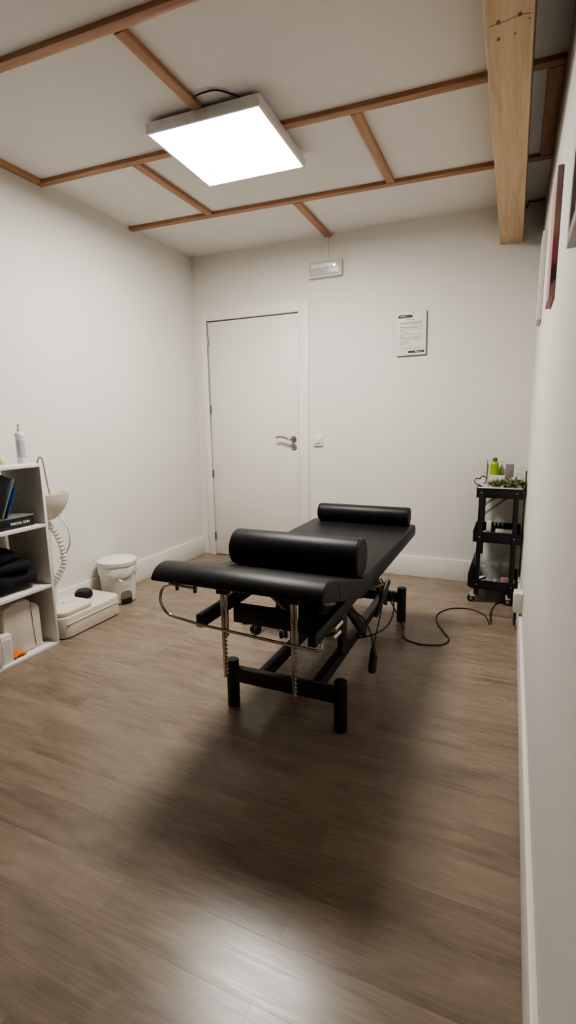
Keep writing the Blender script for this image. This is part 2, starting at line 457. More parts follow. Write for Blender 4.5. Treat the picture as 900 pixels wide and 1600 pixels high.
MB().box((1.097, D-.014, .998), (1.181, D, 1.080), .003, 3).build('switch_plate', M['whitep'], SW)
MB().box((1.114, D-.0205, 1.018), (1.164, D-.0135, 1.066), .002, 2, ).build('rocker', M['whitep'], SW)

NS = thing('notice_board', 'white framed printed notice with black header on the back wall', 'notice', (1.86, D, 1.65))
tl = Matrix.Translation((1.86, D, 1.802)) @ Matrix.Rotation(math.radians(-.6), 4, 'Y') @ Matrix.Translation((-1.86, -D, -1.802))
MB().box((1.755, D-.012, 1.652), (1.966, D+.001, 1.952), .001).xf(tl).build('acrylic_backing', M['greybox'], NS)
sh = MB().box((1.752, D-.0135, 1.658), (1.961, D-.0118, 1.955), .0004).xf(tl).build('paper_sheet', M['paper'], NS)
yy = D-.0142
hb_ = MB().prism([(1.763, 1.915), (1.863, 1.915), (1.866, 1.925), (1.858, 1.937), (1.768, 1.937), (1.763, 1.93)], 1, yy, yy+.0008).xf(tl)
hb_.build('header_bar', M['inkdark'], NS)
MB().box((1.773, yy-.0005, 1.925), (1.820, yy+.0002, 1.928)).xf(tl).build('header_print', M['paper'], NS)
tx = MB(); random.seed(3)
def line(x0, x1, z, h=.0042):
    x = x0
    while x < x1:
        w = random.uniform(.006, .020)
        tx.box((x, yy, z-h/2), (min(x+w, x1), yy+.0008, z+h/2)); x += w + .0028
line(1.82, 1.876, 1.902, .005)
for z, a, b in ((1.886, 1.775, 1.935), (1.879, 1.775, 1.935), (1.872, 1.775, 1.93), (1.855, 1.775, 1.935), (1.848, 1.775, 1.90), (1.836, 1.775, 1.935), (1.827, 1.775, 1.825),
                (1.812, 1.78, 1.84), (1.800, 1.775, 1.93), (1.793, 1.775, 1.80), (1.782, 1.775, 1.93), (1.775, 1.775, 1.91), (1.762, 1.80, 1.93), (1.752, 1.775, 1.83),
                (1.742, 1.775, 1.85), (1.733, 1.775, 1.815), (1.72, 1.845, 1.858), (1.705, 1.785, 1.93)):
    line(a, b, z)
tx.xf(tl).build('printed_lines', M['ink'], NS)
MB().box((1.835, yy, 1.672), (1.949, yy+.0008, 1.688)).xf(tl).build('footer_bar', M['inkdark'], NS)
MB().box((1.885, yy-.0005, 1.678), (1.935, yy+.0002, 1.682)).xf(tl).build('footer_print', M['paper'], NS)
MB().box((1.868, D-.018, 1.945), (1.874, D-.0136, 1.962), .001).xf(tl).build('clip', M['nickel'], NS)

# ================================================================= RIGHT WALL
def canvas(name, label, y0, y1, za, zb, t, edge, face, cat='picture'):
    o = thing(name, label, cat, (W, (y0+y1)/2, za))
    MB().box((W-t+.0015, y0, za), (W-.0005, y1, zb), .0015).build('stretcher', edge, o)
    MB().box((W-t, y0+.001, za+.001), (W-t+.002, y1-.001, zb-.001), .0005).build('printed_face', face, o)
    return o
canvas('canvas_picture', 'red and brown canvas picture, middle one of three on the right wall', 2.045, 2.27, 1.610, 2.022, .019, M['canvas'], M['canvaspink'])
canvas('canvas_picture', 'white canvas picture farthest back on the right wall, behind the red one', 3.10, 3.32, 1.712, 2.150, .022, M['canvaswhite'], M['canvaswhite'])
PF = thing('picture_frame', 'silver grey picture frame nearest the camera on the right wall', 'picture', (W, 1.15, 1.572))
pf = MB()
y0, y1, za, zb, t = .72, 1.366, 1.572, 2.25, .019
pf.box((W-t, y0, za), (W-.0005, y1, za+.03), .002); pf.box((W-t, y0, zb-.03), (W-.0005, y1, zb), .002)
pf.box((W-t, y0, za+.03), (W-.0005, y0+.03, zb-.03), .002); pf.box((W-t, y1-.03, za+.03), (W-.0005, y1, zb-.03), .002)
pf.build('frame', M['silver'], PF)
MB().box((W-.010, y0+.028, za+.028), (W-.001, y1-.028, zb-.028)).build('print', M['canvaswhite'], PF)
# outlet box on the baseboard
OB = thing('socket_box', 'white surface socket box on the right baseboard beside the black trolley', 'socket', (W-T, 2.84, .18))
MB().box((2.624, 2.80, .178), (W-.0005, 2.885, .285), .003, 3).build('housing', M['creamp'], OB)
MB().box((2.6215, 2.812, .192), (2.6245, 2.873, .272), .001).build('face_plate', M['whitep'], OB)
# ================================================================= MASSAGE TABLE
BX0, BX1, BC = 1.460, 2.083, 1.772
TB = thing('massage_table', 'black leather electric massage table on a black steel frame', 'massage table', (BC, 2.2, 0))
# far flat section
fz0, fz1 = .530, .602
def slab(x0, x1, prof, bev):
    return MB().prism(prof, 0, x0, x1, bev)
hinge_y = 1.790
slab(BX0, BX1, [(hinge_y, fz0), (2.895, fz0), (2.92, fz0+.02), (2.92, fz1-.02), (2.895, fz1), (hinge_y, fz1)], .014).build('main_pad', M['leather'], TB)
MB().box((BX0+.02, hinge_y+.02, fz0-.014), (BX1-.02, 2.89, fz0+.004)).build('pad_board', M['blackp'], TB)
# raised near section: side profile in (y,z), local s = distance from the hinge
TA = math.radians(16.5)
def loc_yz(q, h): return (hinge_y - .006 - q*math.cos(TA) + h*math.sin(TA), fz0 + q*math.sin(TA) + h*math.cos(TA))
Ln, th, ea = .490, .070, .085
prof = [loc_yz(0, 0), loc_yz(0, th+.004), loc_yz(.15, th+.002)]
for i in range(14):
    a = PI/2 - PI/2*i/13
    prof.append(loc_yz(Ln - ea + ea*math.cos(a), .004 + (th-.002)*math.sin(a)))
prof.append(loc_yz(Ln-.012, 0))
near = slab(BX0, BX1, prof, .010).build('head_pad', M['leather'], TB)
for x in (BX1-.0008, BX0+.0008):
    pts = []
    for i in range(25):
        a = PI*i/24
        pts.append((x, *loc_yz(Ln - .092 + .084*math.cos(a), .002 + (th-.006)*math.sin(a)**.75)))
    MB().tube(pts, .0026, 6).build('piping', M['leather2'], near)
# bolsters : things of their own
def bolster(c, L, r, label, groups=None, rz=0.0):
    o = thing('bolster_cushion', label, 'bolster', (c[0], c[1], c[2]-r))
    rc = .014; prof = [(1e-5, 0)]
    for i in range(6):
        a = PI/2*i/5; prof.append((r-rc+rc*math.sin(a), rc-rc*math.cos(a)))
    for i in range(6):
        a = PI/2*i/5; prof.append((r-rc+rc*math.cos(a), L-rc+rc*math.sin(a)))
    prof.append((1e-5, L))
    m = Matrix.Rotation(rz, 4, 'Z') @ Matrix.Rotation(PI/2, 4, 'Y')
    p0 = Vector(c) - (m @ Vector((0, 0, L/2)))
    MB().lathe(prof, p0, 48, mtx=m).build('cushion', M['leather'], o, 40)
    for t in (.004, L-.004):
        q = [p0 + m @ Vector(((r-.004)*math.cos(2*PI*k/40), (r-.004)*math.sin(2*PI*k/40), t)) for k in range(40)]
        MB().tube(q, .0028, 6, closed=True).build('piping', M['leather2'], o)
    return o, p0, m
b1, p0, m_ = bolster((1.794, 1.812, .6795), .550, .076, 'large black leather bolster lying across the near end of the massage table')
MB().tube(spline([p0 + m_ @ Vector(v) for v in ((.035, -.072, .40), (.030, -.080, .425), (.032, -.080, .455), (.045, -.066, .48))], 5), .004, 8).build('zip_pull', M['leather2'], b1)
bolster((1.786, 2.845, .602+.052), .545, .052, 'slim black leather bolster across the far end of the massage table')
# base frame
FX0, FX1, FY0, FY1 = 1.535, 2.015, 1.715, 2.900
for y in (FY0, FY1):
    for x in (FX0, FX1):
        lg = MB().cyl((x, y, 0), (x, y, .203), .0265, 28).build('leg', M['steel'], TB)
        MB().lathe([(1e-5, .2031), (.0255, .2031), (.0265, .207), (.023, .210), (1e-5, .210)], (x, y, 0), 28).build('end_cap', M['blackp'], lg)
    MB().box((FX0+.02, y-.018, .118), (FX1-.02, y+.018, .178), .003).build('cross_rail', M['steel'], TB)
for x in (1.66, 1.90):
    MB().box((x-.02, FY0+.018, .120), (x+.02, FY1-.018, .165), .003).build('base_rail', M['steel'], TB)
# upper frame
for x in (1.535, 1.985):
    MB().box((x-.015, 1.485, .443), (x+.015, 2.88, .492), .002).build('upper_rail', M['steel'], TB)
MB().box((1.555, 1.70, .385), (1.965, 1.745, .455), .002).build('upper_cross_rail', M['steel'], TB)
MB().box((1.555, 2.60, .443), (1.965, 2.64, .492), .002).build('upper_cross_rail', M['steel'], TB)
for x in (1.56, 1.96):
    MB().box((x-.012, 1.80, .492), (x+.012, 1.86, .518), .002).build('pad_bracket', M['steel'], TB)
    MB().box((x-.012, 2.55, .492), (x+.012, 2.63, .518), .002).build('pad_bracket', M['steel'], TB)
# lifting arms
for x in (1.605, 1.945):
    MB().bar((x, 1.93, .465), (x, 2.32, .15), .022, .045).build('lift_arm', M['steel'], TB)
    MB().bar((x, 2.40, .465), (x, 2.79, .15), .022, .045).build('lift_arm', M['steel'], TB)
MB().box((1.930, 1.93, .200), (1.952, 2.0, .445), .003).build('side_plate', M['steel'], TB)
# actuator and motor
ac = MB().cyl((1.80, 1.93, .40), (1.78, 2.32, .26), .022, 18).build('actuator', M['steel'], TB)
MB().cyl((1.785, 2.22, .296), (1.772, 2.46, .21), .012, 14).build('actuator_rod', M['chrome'], ac)
MB().box((1.74, 1.84, .34), (1.87, 1.95, .425), .012, 3).build('motor', M['blackp'], TB)
MB().cyl((1.93, 1.84, .345), (1.93, 1.90, .345), .026, 18).build('spring_knob', M['steel'], TB)
MB().cyl((1.955, 1.80, .375), (1.962, 1.87, .382), .014, 14).build('pivot_bolt', M['chrome'], TB)
MB().cyl((1.952, 1.80, .338), (1.960, 1.86, .342), .012, 14).build('pivot_bolt', M['chrome'], TB)
MB().box((1.765, 1.80, .10+.20), (1.80, 1.84, .45), .003).build('center_post', M['steel'], TB)
# ratchet rods hanging from the head pad
for x, zb_ in ((1.632, .255), (1.912, .225)):
    rd = MB().bar((x, 1.50, zb_), (x-.004, 1.50, .605), .012, .012, .002, (0, 1, 0)).build('ratchet_rod', M['chrome'], TB)
    tt = MB()
    for i in range(12):
        z = zb_ + .012 + i*.016
        tt.box((x+.005, 1.494, z), (x+.0105, 1.506, z+.007), .001)
    tt.build('ratchet_teeth', M['chrome'], rd)
    MB().bar((x+.012, 1.503, .42), (x+.012, 1.503, .60), .009, .014, .002, (0, 1, 0)).build('rod_sleeve', M['chrome'], TB)
    MB().box((x-.02, 1.485, .585), (x+.026, 1.515, .608), .002).build('rod_bracket', M['steel'], TB)
# chrome paper-roll bar under the near pad
lp = [(1.60, 1.385, .634), (1.49, 1.385, .638)]
cz_, ra = .578, .054
for i in range(1, 12):
    a = PI/2 + PI*i/12
    lp.append((1.492 + ra*math.cos(a)*.95, 1.385, cz_ + ra*1.08*math.sin(a)))
lp += [(1.505, 1.385, .517), (1.60, 1.383, .506), (1.82, 1.38, .497), (2.04, 1.38, .487), (2.053, 1.38, .490), (2.058, 1.382, .500), (2.058, 1.384, .516)]
rl = MB().tube(lp, .0052, 12).build('roll_bar', M['chrome'], TB)
for x in (1.517, 1.592):
    MB().cyl((x, 1.385, .620), (x, 1.385, .660), .006, 12).build('bolt', M['steel'], rl)
# release lever + cables on the right
lv = MB().tube(spline([(2.120, 2.03, .525), (2.118, 1.99, .500), (2.112, 1.95, .465), (2.102, 1.90, .415)], 5), [.012]*5+[.013]*5+[.010]*5+[.008], 14).build('release_lever', M['blackp'], TB)
MB().bar((2.02, 2.02, .49), (2.115, 2.02, .515), .012, .02).build('lever_arm', M['chrome'], lv)
MB().cyl((2.115, 2.03, .522), (2.128, 2.03, .522), .014, 16).build('lever_knob', M['blackp'], lv)
MB().tube(spline([(1.985, 1.93, .42), (2.05, 1.90, .40), (2.10, 1.84, .36), (2.115, 1.81, .315)], 8), .0032, 8).build('control_cable', M['cable'], TB)
MB().tube(spline([(2.05, 2.20, .48), (2.125, 2.13, .40), (2.13, 2.03, .34), (2.08, 1.96, .31), (2.00, 1.98, .27), (1.93, 2.1, .19)], 8), .0032, 8).build('control_cable', M['cable'], TB)
MB().tube(spline([(2.115, 1.98, .49), (2.12, 1.90, .42), (2.118, 1.83, .35), (2.116, 1.812, .32)], 8), .003, 8).build('control_cable', M['cable'], TB)
HC = thing('hand_control', 'black hand control hanging on its cable at the right of the table', 'remote control', (2.117, 1.80, .222))
MB().tube(spline([(2.116, 1.815, .325), (2.117, 1.81, .305), (2.118, 1.805, .28), (2.117, 1.80, .25), (2.116, 1.798, .228), (2.116, 1.797, .221)], 4),
          [.006, .008, .010, .0115, .013, .014, .0145, .015, .0155, .016, .0165, .0168, .017, .017, .0165, .016, .015, .013, .011, .008, .005], 16).build('grip', M['blackp'], HC)
MB().box((2.128, 1.798, .27), (2.134, 1.812, .295), .001).build('button', M['rubber'], HC)

# ================================================================= ROLLING STOOL under the table
sc = Vector((1.345, 2.60, 0))
SL = thing('rolling_stool', 'black rolling stool with chrome foot ring tucked behind the massage table', 'stool', sc)
MB().lathe([(1e-5, .395), (.15, .395), (.165, .405), (.168, .43), (.160, .452), (.12, .46), (1e-5, .462)], sc, 36).build('seat', M['leather'], SL)
MB().lathe([(.024, .07), (.024, .30), (.017, .301), (.017, .395)], sc, 20).build('column', M['steel'], SL)
fr_ = MB(); fr_.tube([sc + Vector((.115*math.cos(2*PI*k/36), .115*math.sin(2*PI*k/36), .205)) for k in range(36)], .006, 8, closed=True)
for a in (.5, .5+PI/2*1.33, .5+PI*1.33): fr_.tube([sc + Vector((.02*math.cos(a), .02*math.sin(a), .21)), sc + Vector((.115*math.cos(a), .115*math.sin(a), .205))], .005, 8)
fr_.build('foot_ring', M['chrome'], SL)
for ad in (205, 252, 300, 20, 110):
    a = math.radians(ad); u = Vector((math.cos(a), math.sin(a), 0))
    MB().bar(sc + u*.015 + Vector((0, 0, .085)), sc + u*.215 + Vector((0, 0, .072)), .028, .022, .004).build('base_arm', M['steel'], SL)
    p = sc + u*.205; q = Vector((-u.y, u.x, 0))
    cs_ = MB().cyl(p + Vector((0, 0, .045)), p + Vector((0, 0, .066)), .008, 12)
    cs_.tube([p + q*.006 + Vector((0, 0, .026)), p + q*.022 + Vector((0, 0, .026))], .026, 20)
    cs_.tube([p - q*.022 + Vector((0, 0, .026)), p - q*.006 + Vector((0, 0, .026))], .026, 20)
    cs_.build('caster', M['blackp'], SL)

# ================================================================= SHELF UNIT
SX, SD = .333, .302
SHY1 = 1.873; pt = .016; cw = .325
SH = thing('cube_shelf', 'white open cube shelf unit standing against the left wall', 'shelf', (.18, 1.2, 0))
xs0 = SX-SD
ys = [SHY1 - pt - k*(cw + pt) for k in range(4)]     # inner right edges ... panel positions
y_left = SHY1 - 4*pt - 3*cw
MB().box((xs0, SHY1-pt, 0), (SX, SHY1, 1.0), .001).build('end_panel', M['shelf'], SH)
MB().box((xs0, y_left, 0), (SX, y_left+pt, 1.0), .001).build('end_panel', M['shelf'], SH)
MB().box((xs0, y_left+pt, .984), (SX, SHY1-pt, 1.0), .001).build('top_board', M['shelf'], SH)
MB().box((xs0, y_left+pt, .0), (SX, SHY1-pt, .016), .001).build('bottom_board', M['shelf'], SH)
for z in (.333, .667):
    MB().box((xs0, y_left+pt, z), (SX-.001, SHY1-pt, z+.016), .001).build('shelf_board', M['shelf'], SH)
for k in (1, 2):
    y = SHY1 - pt*(k+1) - cw*k
    for z0_, z1_ in ((.016, .333), (.349, .667), (.683, .984)):
        MB().box((xs0, y, z0_), (SX-.001, y+pt, z1_), .0008).build('divider', M['shelf'], SH)

def bottle(name, label, c, prof, m, cap=None, capm=None, band=None, bandm=None, n=28, cat='bottle', sy=1):
    o = thing(name, label, cat, c)
    MB().lathe(prof, c, n, 1, sy).build('bottle_body', m, o)
    if band: MB().lathe(band, c, n, 1, sy).build('paper_label', bandm, o)
    if cap: MB().lathe(cap, c, n).build('cap', capm, o)
    return o
sb = bottle('spray_bottle', 'tall white spray bottle with pale blue label on top of the shelf', (.215, 1.852, 1.0),
       [(1e-5, 0), (.019, 0), (.021, .004), (.021, .125), (.024, .14), (.0245, .148), (.021, .158), (.010, .166), (1e-5, .168)], M['whitep'],
       [(1e-5, .167), (.010, .167), (.010, .180), (.007, .184), (.0075, .203), (.004, .207), (1e-5, .207)], M['creamp'],
       [(.0212, .03), (.0214, .032), (.0214, .118), (.0212, .12)], M['labelblue'])
bottle('small_jar', 'small cream jar with yellow base at the left picture edge on shelf top', (.20, 1.742, 1.0),
       [(1e-5, 0), (.017, 0), (.018, .004), (.018, .03), (.012, .042), (1e-5, .043)], M['creamp'],
       [(1e-5, .042), (.009, .042), (.008, .068), (1e-5, .068)], M['whitep'],
       [(.0182, .002), (.0185, .003), (.0185, .022), (.0182, .023)], M['yellow'], cat='jar')
# top cubby: box with lettering and leaning folders
FG = thing('massage_gun_box', 'black box lettered FASCIAL GUN lying flat in the top shelf cubby', 'box', (.20, 1.70, .683))
MB().box((.08, 1.555, .683), (.300, 1.818, .735), .002).build('box_base', M['blackcard'], FG)
MB().box((.079, 1.554, .7352), (.301, 1.819, .742), .002).build('box_lid', M['silver'], FG)
text_obj('FASCIAL GUN', .0175, M['white'], FG, (.3008, 1.736, .709), (PI/2, 0, PI/2), bold=.0004)
def folder(label, p, w, h, t, lean, m, zr=0.0, dx=0.0):
    o = thing('leaning_folder', label, 'folder', p)
    # stands on an edge, leans towards -y at the bottom / +y at the top
    mt = Matrix.Translation(p) @ Matrix.Rotation(-lean, 4, 'X')
    MB().box((-w/2, -t/2, 0), (w/2, t/2, h), .001).xf(mt).build('cover', m, o)
    MB().box((-w/2+.004, -t/2+.0015, .004), (w/2+.001, t/2-.0015, h-.003)).xf(mt).build('pages', M['silver'] if m is M['greycover'] else m, o)
    return o
folder('thick black folder leaning in the top shelf cubby', (.205, 1.588, .7555), .20, .215, .052, math.radians(24), M['blackcard'])
folder('thin grey folder leaning beside the thick black folder', (.215, 1.632, .7475), .20, .205, .008, math.radians(24), M['greycover'])
folder('thin blue folder leaning lowest against the grey folder', (.220, 1.650, .7455), .20, .160, .007, math.radians(26), M['blue'])
# middle cubby: folded black clothes
def cloth_lump(name, label, c, r, seed, m, parent=None):
    rnd = random.Random(seed)
    b = MB(); b.ellipsoid((0, 0, 0), (1, 1, 1), 18)
    ph_ = [(rnd.uniform(1.5, 4), rnd.uniform(1.5, 5), rnd.uniform(0, 6)) for _ in range(5)]
    for v in b.bm.verts:
        x, y, z = v.co
        f = 1 + .09*sum(math.sin(a*x*1.3+b_*y*1.1+c_) for a, b_, c_ in ph_)/2
        sq = lambda t: math.copysign(abs(t)**.72, t)
        v.co = Vector((sq(x)*r[0]*f, sq(y)*r[1]*f, max(sq(z), -.8)*r[2]*(1+.16*math.sin(4*x+3*y+seed)+.10*math.sin(9*y+5*x*y+seed*2)+.05*math.sin(17*y+6*x))))
    lo = min(v.co.z for v in b.bm.verts)
    for v in b.bm.verts: v.co += Vector((c[0], c[1], c[2]-lo))
    return tag(b.build(name, m, None, 80), label, 'clothes')
cloth_lump('folded_garment', 'black folded garment at the bottom of the pile in the shelf', (.195, 1.700, .3505), (.110, .126, .052), 1, M['cloth'])
cloth_lump('folded_garment', 'black folded garment in the middle of the pile in the shelf', (.19, 1.690, .441), (.108, .112, .038), 2, M['cloth'])
cloth_lump('folded_garment', 'black crumpled garment on top of the pile in the shelf', (.18, 1.655, .503), (.100, .082, .034), 5, M['cloth'])
# bottom cubby
JC = thing('plastic_canister', 'large milky white canister in the bottom shelf cubby', 'canister', (.19, 1.70, .016))
MB().prism([(1.600, .017), (1.800, .017), (1.808, .03), (1.806, .235), (1.785, .262), (1.755, .270), (1.745, .295), (1.66, .300), (1.60, .28), (1.592, .25), (1.592, .03)], 0, .085, .285, .014).build('canister_body', M['can'], JC)
MB().tube(spline([(.287, 1.752, .27), (.288, 1.754, .18), (.288, 1.758, .10), (.287, 1.762, .03)], 4), .0013, 6).build('mold_seam', M['gap'], JC)
for z in (.205, .196, .165, .13): MB().box((.2845, 1.635, z), (.2856, 1.675, z+.003)).build('embossed_mark', M['canvaswhite'], JC)
cbx = MB().box((.268, 1.548, .016), (.315, 1.604, .165), .002)
CT = thing('small_carton', 'narrow white carton standing in front of the canister on the shelf', 'carton', (.29, 1.576, .016))
cbx.build('carton_body', M['whitep'], CT)
MB().box((.3148, 1.555, .03), (.3158, 1.597, .14)).build('front_print', M['canvaswhite'], CT)
oc = MB()
for i in range(4):
    oc.tube(spline([(.306 - .012*i, 1.612, .026), (.300-.012*i, 1.640, .035+.006*(i % 2)), (.302-.012*i, 1.665, .030), (.300-.012*i, 1.690, .024)], 5), [.007, .008, .009, .009, .009, .010, .011, .010, .009, .010, .010, .009, .008, .007, .006, .004], 10)
tag(oc.build('orange_cloth', M['orange'], None, 80), 'crumpled orange cloth on the bottom shelf beside the white carton', 'cloth')

# ================================================================= PORTABLE WASH BASIN
WBs = thing('portable_basin', 'cream portable wash basin on a tank base between shelf and bin', 'wash basin', (.18, 2.1, 0))
def rrect(x0, x1, y0, y1, r, n=5):
    out = []
    for cx, cy, a0 in ((x1-r, y1-r, 0), (x0+r, y1-r, PI/2), (x0+r, y0+r, PI), (x1-r, y0+r, 3*PI/2)):
        for i in range(n+1):
            a = a0 + PI/2*i/n; out.append((cx + r*math.cos(a), cy + r*math.sin(a)))
    return out
MB().prism(rrect(.035, .340, 1.90, 2.365, .055), 2, 0.004, .128, .010).build('tank', M['creamp'], WBs)
MB().prism(rrect(.05, .330, 1.905, 2.155, .05), 2, .129, .158, .012).build('tank_lid', M['creamp'], WBs)
MB().box((.345-.008, 1.93, .085), (.3435, 2.33, .090), .001).build('tank_rim', M['whitep'], WBs)
cp = MB().lathe([(1e-5, .128), (.046, .128), (.050, .134), (.049, .165), (.040, .178), (1e-5, .181)], (.165, 2.225, 0), 32)
ck = cp.build('filler_cap', M['blackp'], WBs)
rb = MB()
for k in range(20):
    a = 2*PI*k/20
    rb.box((.165+.049*math.cos(a)-.003, 2.225+.049*math.sin(a)-.003, .135), (.165+.049*math.cos(a)+.003, 2.225+.049*math.sin(a)+.003, .163), .001)
rb.build('cap_ribs', M['blackp'], ck)
MB().bar((.20, 2.03, .162), (.22, 2.13, .162), .018, .012, .004).build('tank_handle', M['whitep'], WBs)
MB().cyl((.135, 2.03, .15), (.122, 2.03, .68), .020, 20, .015).build('column', M['creamp'], WBs)
# bowl
bw = MB()
outer = [(.012, .655), (.03, .660), (.062, .685), (.09, .722), (.108, .765), (.115, .800), (.117, .812)]
inner = [(.109, .812), (.102, .790), (.085, .755), (.06, .728), (.03, .712), (1e-5, .710)]
bw.lathe([(1e-5, .655)] + outer + inner, (.142, 2.045, 0), 40, .95, 1.1)
bw.build('bowl', M['creamp'], WBs)
MB().tube(spline([(.104, 2.03, .80), (.104, 2.03, .95), (.112, 2.035, 1.005), (.128, 2.04, 1.016), (.137, 2.045, .99), (.143, 2.05, .90), (.148, 2.06, .80)], 8), .004, 10).build('tap_tube', M['nickel'], WBs)
hs = spline([(.135, 2.035, .64), (.165, 2.065, .57), (.190, 2.075, .48), (.195, 2.075, .40), (.165, 2.05, .32), (.132, 2.03, .26)], 8)
MB().tube(hs, [.0135 if i % 2 else .0205 for i in range(len(hs))], 14).build('ribbed_hose', M['whitep'], WBs, 25)
MB().tube(spline([(.19, 2.07, .68), (.235, 2.085, .61), (.24, 2.09, .53), (.21, 2.085, .46), (.17, 2.07, .42)], 8), .005, 10).build('drain_tube', M['whitep'], WBs)

# ================================================================= PEDAL BIN
bc = Vector((.152, 2.545, 0))
PB = thing('pedal_bin', 'white round pedal bin with liner overhang and black pedal by the wall', 'bin', bc)
MB().lathe([(1e-5, .004), (.100, .004), (.106, .010), (.120, .225), (.122, .255), (.114, .258)], bc, 44).build('bin_body', M['whitep'], PB)
lg_ = MB(); prof_n = 48; rings = []
for j, (r, z) in enumerate(((.1245, .258), (.127, .246), (.1275, .222), (.126, .198), (.1215, .188))):
    ring = []
    for k in range(prof_n):
        a = 2*PI*k/prof_n
        rr = r + .0025*math.sin(7*a+j) + .002*math.sin(13*a+2*j); zz = z + (.008*math.sin(3*a+1) + .005*math.sin(8*a) if j >= 2 else 0)
        ring.append(lg_.bm.verts.new(bc + Vector((rr*math.cos(a), rr*math.sin(a), zz))))
    rings.append(ring)
for a, b in zip(rings, rings[1:]):
    for k in range(prof_n): lg_.bm.faces.new((a[k], a[(k+1) % prof_n], b[(k+1) % prof_n], b[k]))
lg_.build('bin_liner', M['bag'], PB, 80)
MB().lathe([(1e-5, .306), (.07, .304), (.120, .296), (.130, .290), (.131, .268), (.128, .260), (.116, .260)], bc, 48).build('lid', M['whitep'], PB)
# pedal recess facing +x -y
ang = math.radians(-22)
pm = Matrix.Translation(bc) @ Matrix.Rotation(ang, 4, 'Z')
arch = [(-.038, .006), (.038, .006), (.038, .062), (.033, .082), (.018, .092), (-.018, .092), (-.033, .082), (-.038, .062)]
MB().prism(arch, 0, .085, .1125, 0).xf(pm).build('pedal_recess', M['greybox'], PB)
MB().box((.095, -.034, .010), (.121, .034, .042), .005, 3).xf(pm).build('pedal', M['blackp'], PB)
hd = MB().tube([pm @ Vector(v) for v in spline([(.112, -.045, .180), (.127, -.03, .168), (.130, 0, .164), (.127, .03, .168), (.112, .045, .180)], 5)], .002, 8)
hd.build('bin_handle', M['nickel'], PB)

# ================================================================= TROLLEY
TX0, TX1, TY0, TY1 = 2.378, 2.652, 3.385, 3.745
TR = thing('utility_trolley', 'black three tier metal trolley on casters in the back right corner', 'trolley', ((TX0+TX1)/2, (TY0+TY1)/2, 0))
def tray(z0_, z1_, x0, x1, flare=0.0):
    b = MB(); t = .0025
    b.box((x0, TY0, z0_), (x1, TY1, z0_+.003))
    b.box((x0, TY0, z0_), (x1, TY0+t, z1_), .0008); b.box((x0, TY1-t, z0_), (x1, TY1, z1_), .0008)
    b.box((x0, TY0+t, z0_), (x0+t, TY1-t, z1_), .0008); b.box((x1-t, TY0+t, z0_), (x1, TY1-t, z1_), .0008)
    for p, q in (((x0, TY0, z1_), (x1, TY0, z1_)), ((x1, TY0, z1_), (x1, TY1, z1_)), ((x1, TY1, z1_), (x0, TY1, z1_)), ((x0, TY1, z1_), (x0, TY0, z1_))):
        b.tube([p, q], .0032, 8)
    return b.build('tray', M['steel'], TR)
TZ = ((.703, .762), (.412, .478), (.098, .155))
for i, (a, b) in enumerate(TZ): tray(a, b, TX0 - (.008 if i == 1 else 0), TX1)
for x in (TX0+.030, TX1-.038):
    for y in (TY0-.004, TY1+.004):
        MB().box((x-.014, y-.003, .058), (x+.014, y+.003, .745), .001).build('upright', M['steel'], TR)
        if y < TY0:
            for (a, b) in TZ:
                MB().lathe([(1e-5, 0), (.0045, 0), (.004, .003), (1e-5, .004)], (x, y-.0028, (a+b)/2+.004), 12, mtx=rot).build('bolt_head', M['screw'], TR)
# folding braces between top and middle tray
for (xa, za_, xb, zb2) in ((2.433, .655, 2.500, .708), (2.433, .592, 2.572, .712)):
    for o_ in (0, .012):
        MB().bar((xa, TY0+.02, za_+o_), (xb-o_*.9, TY0+.02, zb2), .004, .005, .001).build('folding_brace', M['steel'], TR)
MB().bar((TX0+.052, TY0+.016, .655), (TX0+.052, TY0+.016, .57), .004, .009, .001).build('folding_brace', M['steel'], TR)
for x, dx in ((TX0+.012, -.012), (TX1-.045, -.006)):
    for y in (TY0+.02, TY1-.02):
        cst = MB().cyl((x, y, .05), (x, y, .098), .006, 10)
        cst.box((x-.020, y-.012, .040), (x+.010, y-.009, .072), .001); cst.box((x-.020, y+.009, .040), (x+.010, y+.012, .072), .001)
        cst.box((x-.016, y-.012, .066), (x+.010, y+.012, .072), .001)
        co = cst.build('caster', M['alu'], TR)
        MB().tube([(x+dx, y-.008, .025), (x+dx, y+.008, .025)], .025, 24).build('wheel', M['rubber'], co)
        MB().tube([(x+dx, y-.0095, .025), (x+dx, y+.0095, .025)], .011, 16).build('wheel_hub', M['chrome'], co)
# black side panel at the bottom left
MB().prism([(TX0-.001, .060+.03), (TX0-.001, .285), (TX0-.012, .245), (TX0-.028, .185), (TX0-.028, .10), (TX0-.010, .092)], 1, TY0+.03, TY1-.05, 0).build('side_pocket', M['blackp'], TR)
# hanging strap on the right
tag(MB().tube(spline([(2.660, 3.50, .87), (2.661, 3.505, .80), (2.660, 3.50, .70), (2.661, 3.52, .55), (2.660, 3.50, .40), (2.661, 3.51, .18)], 6), .0035, 8).build('hanging_cord', M['cable']),
    'black cord hanging between the trolley and the right wall', 'cord')
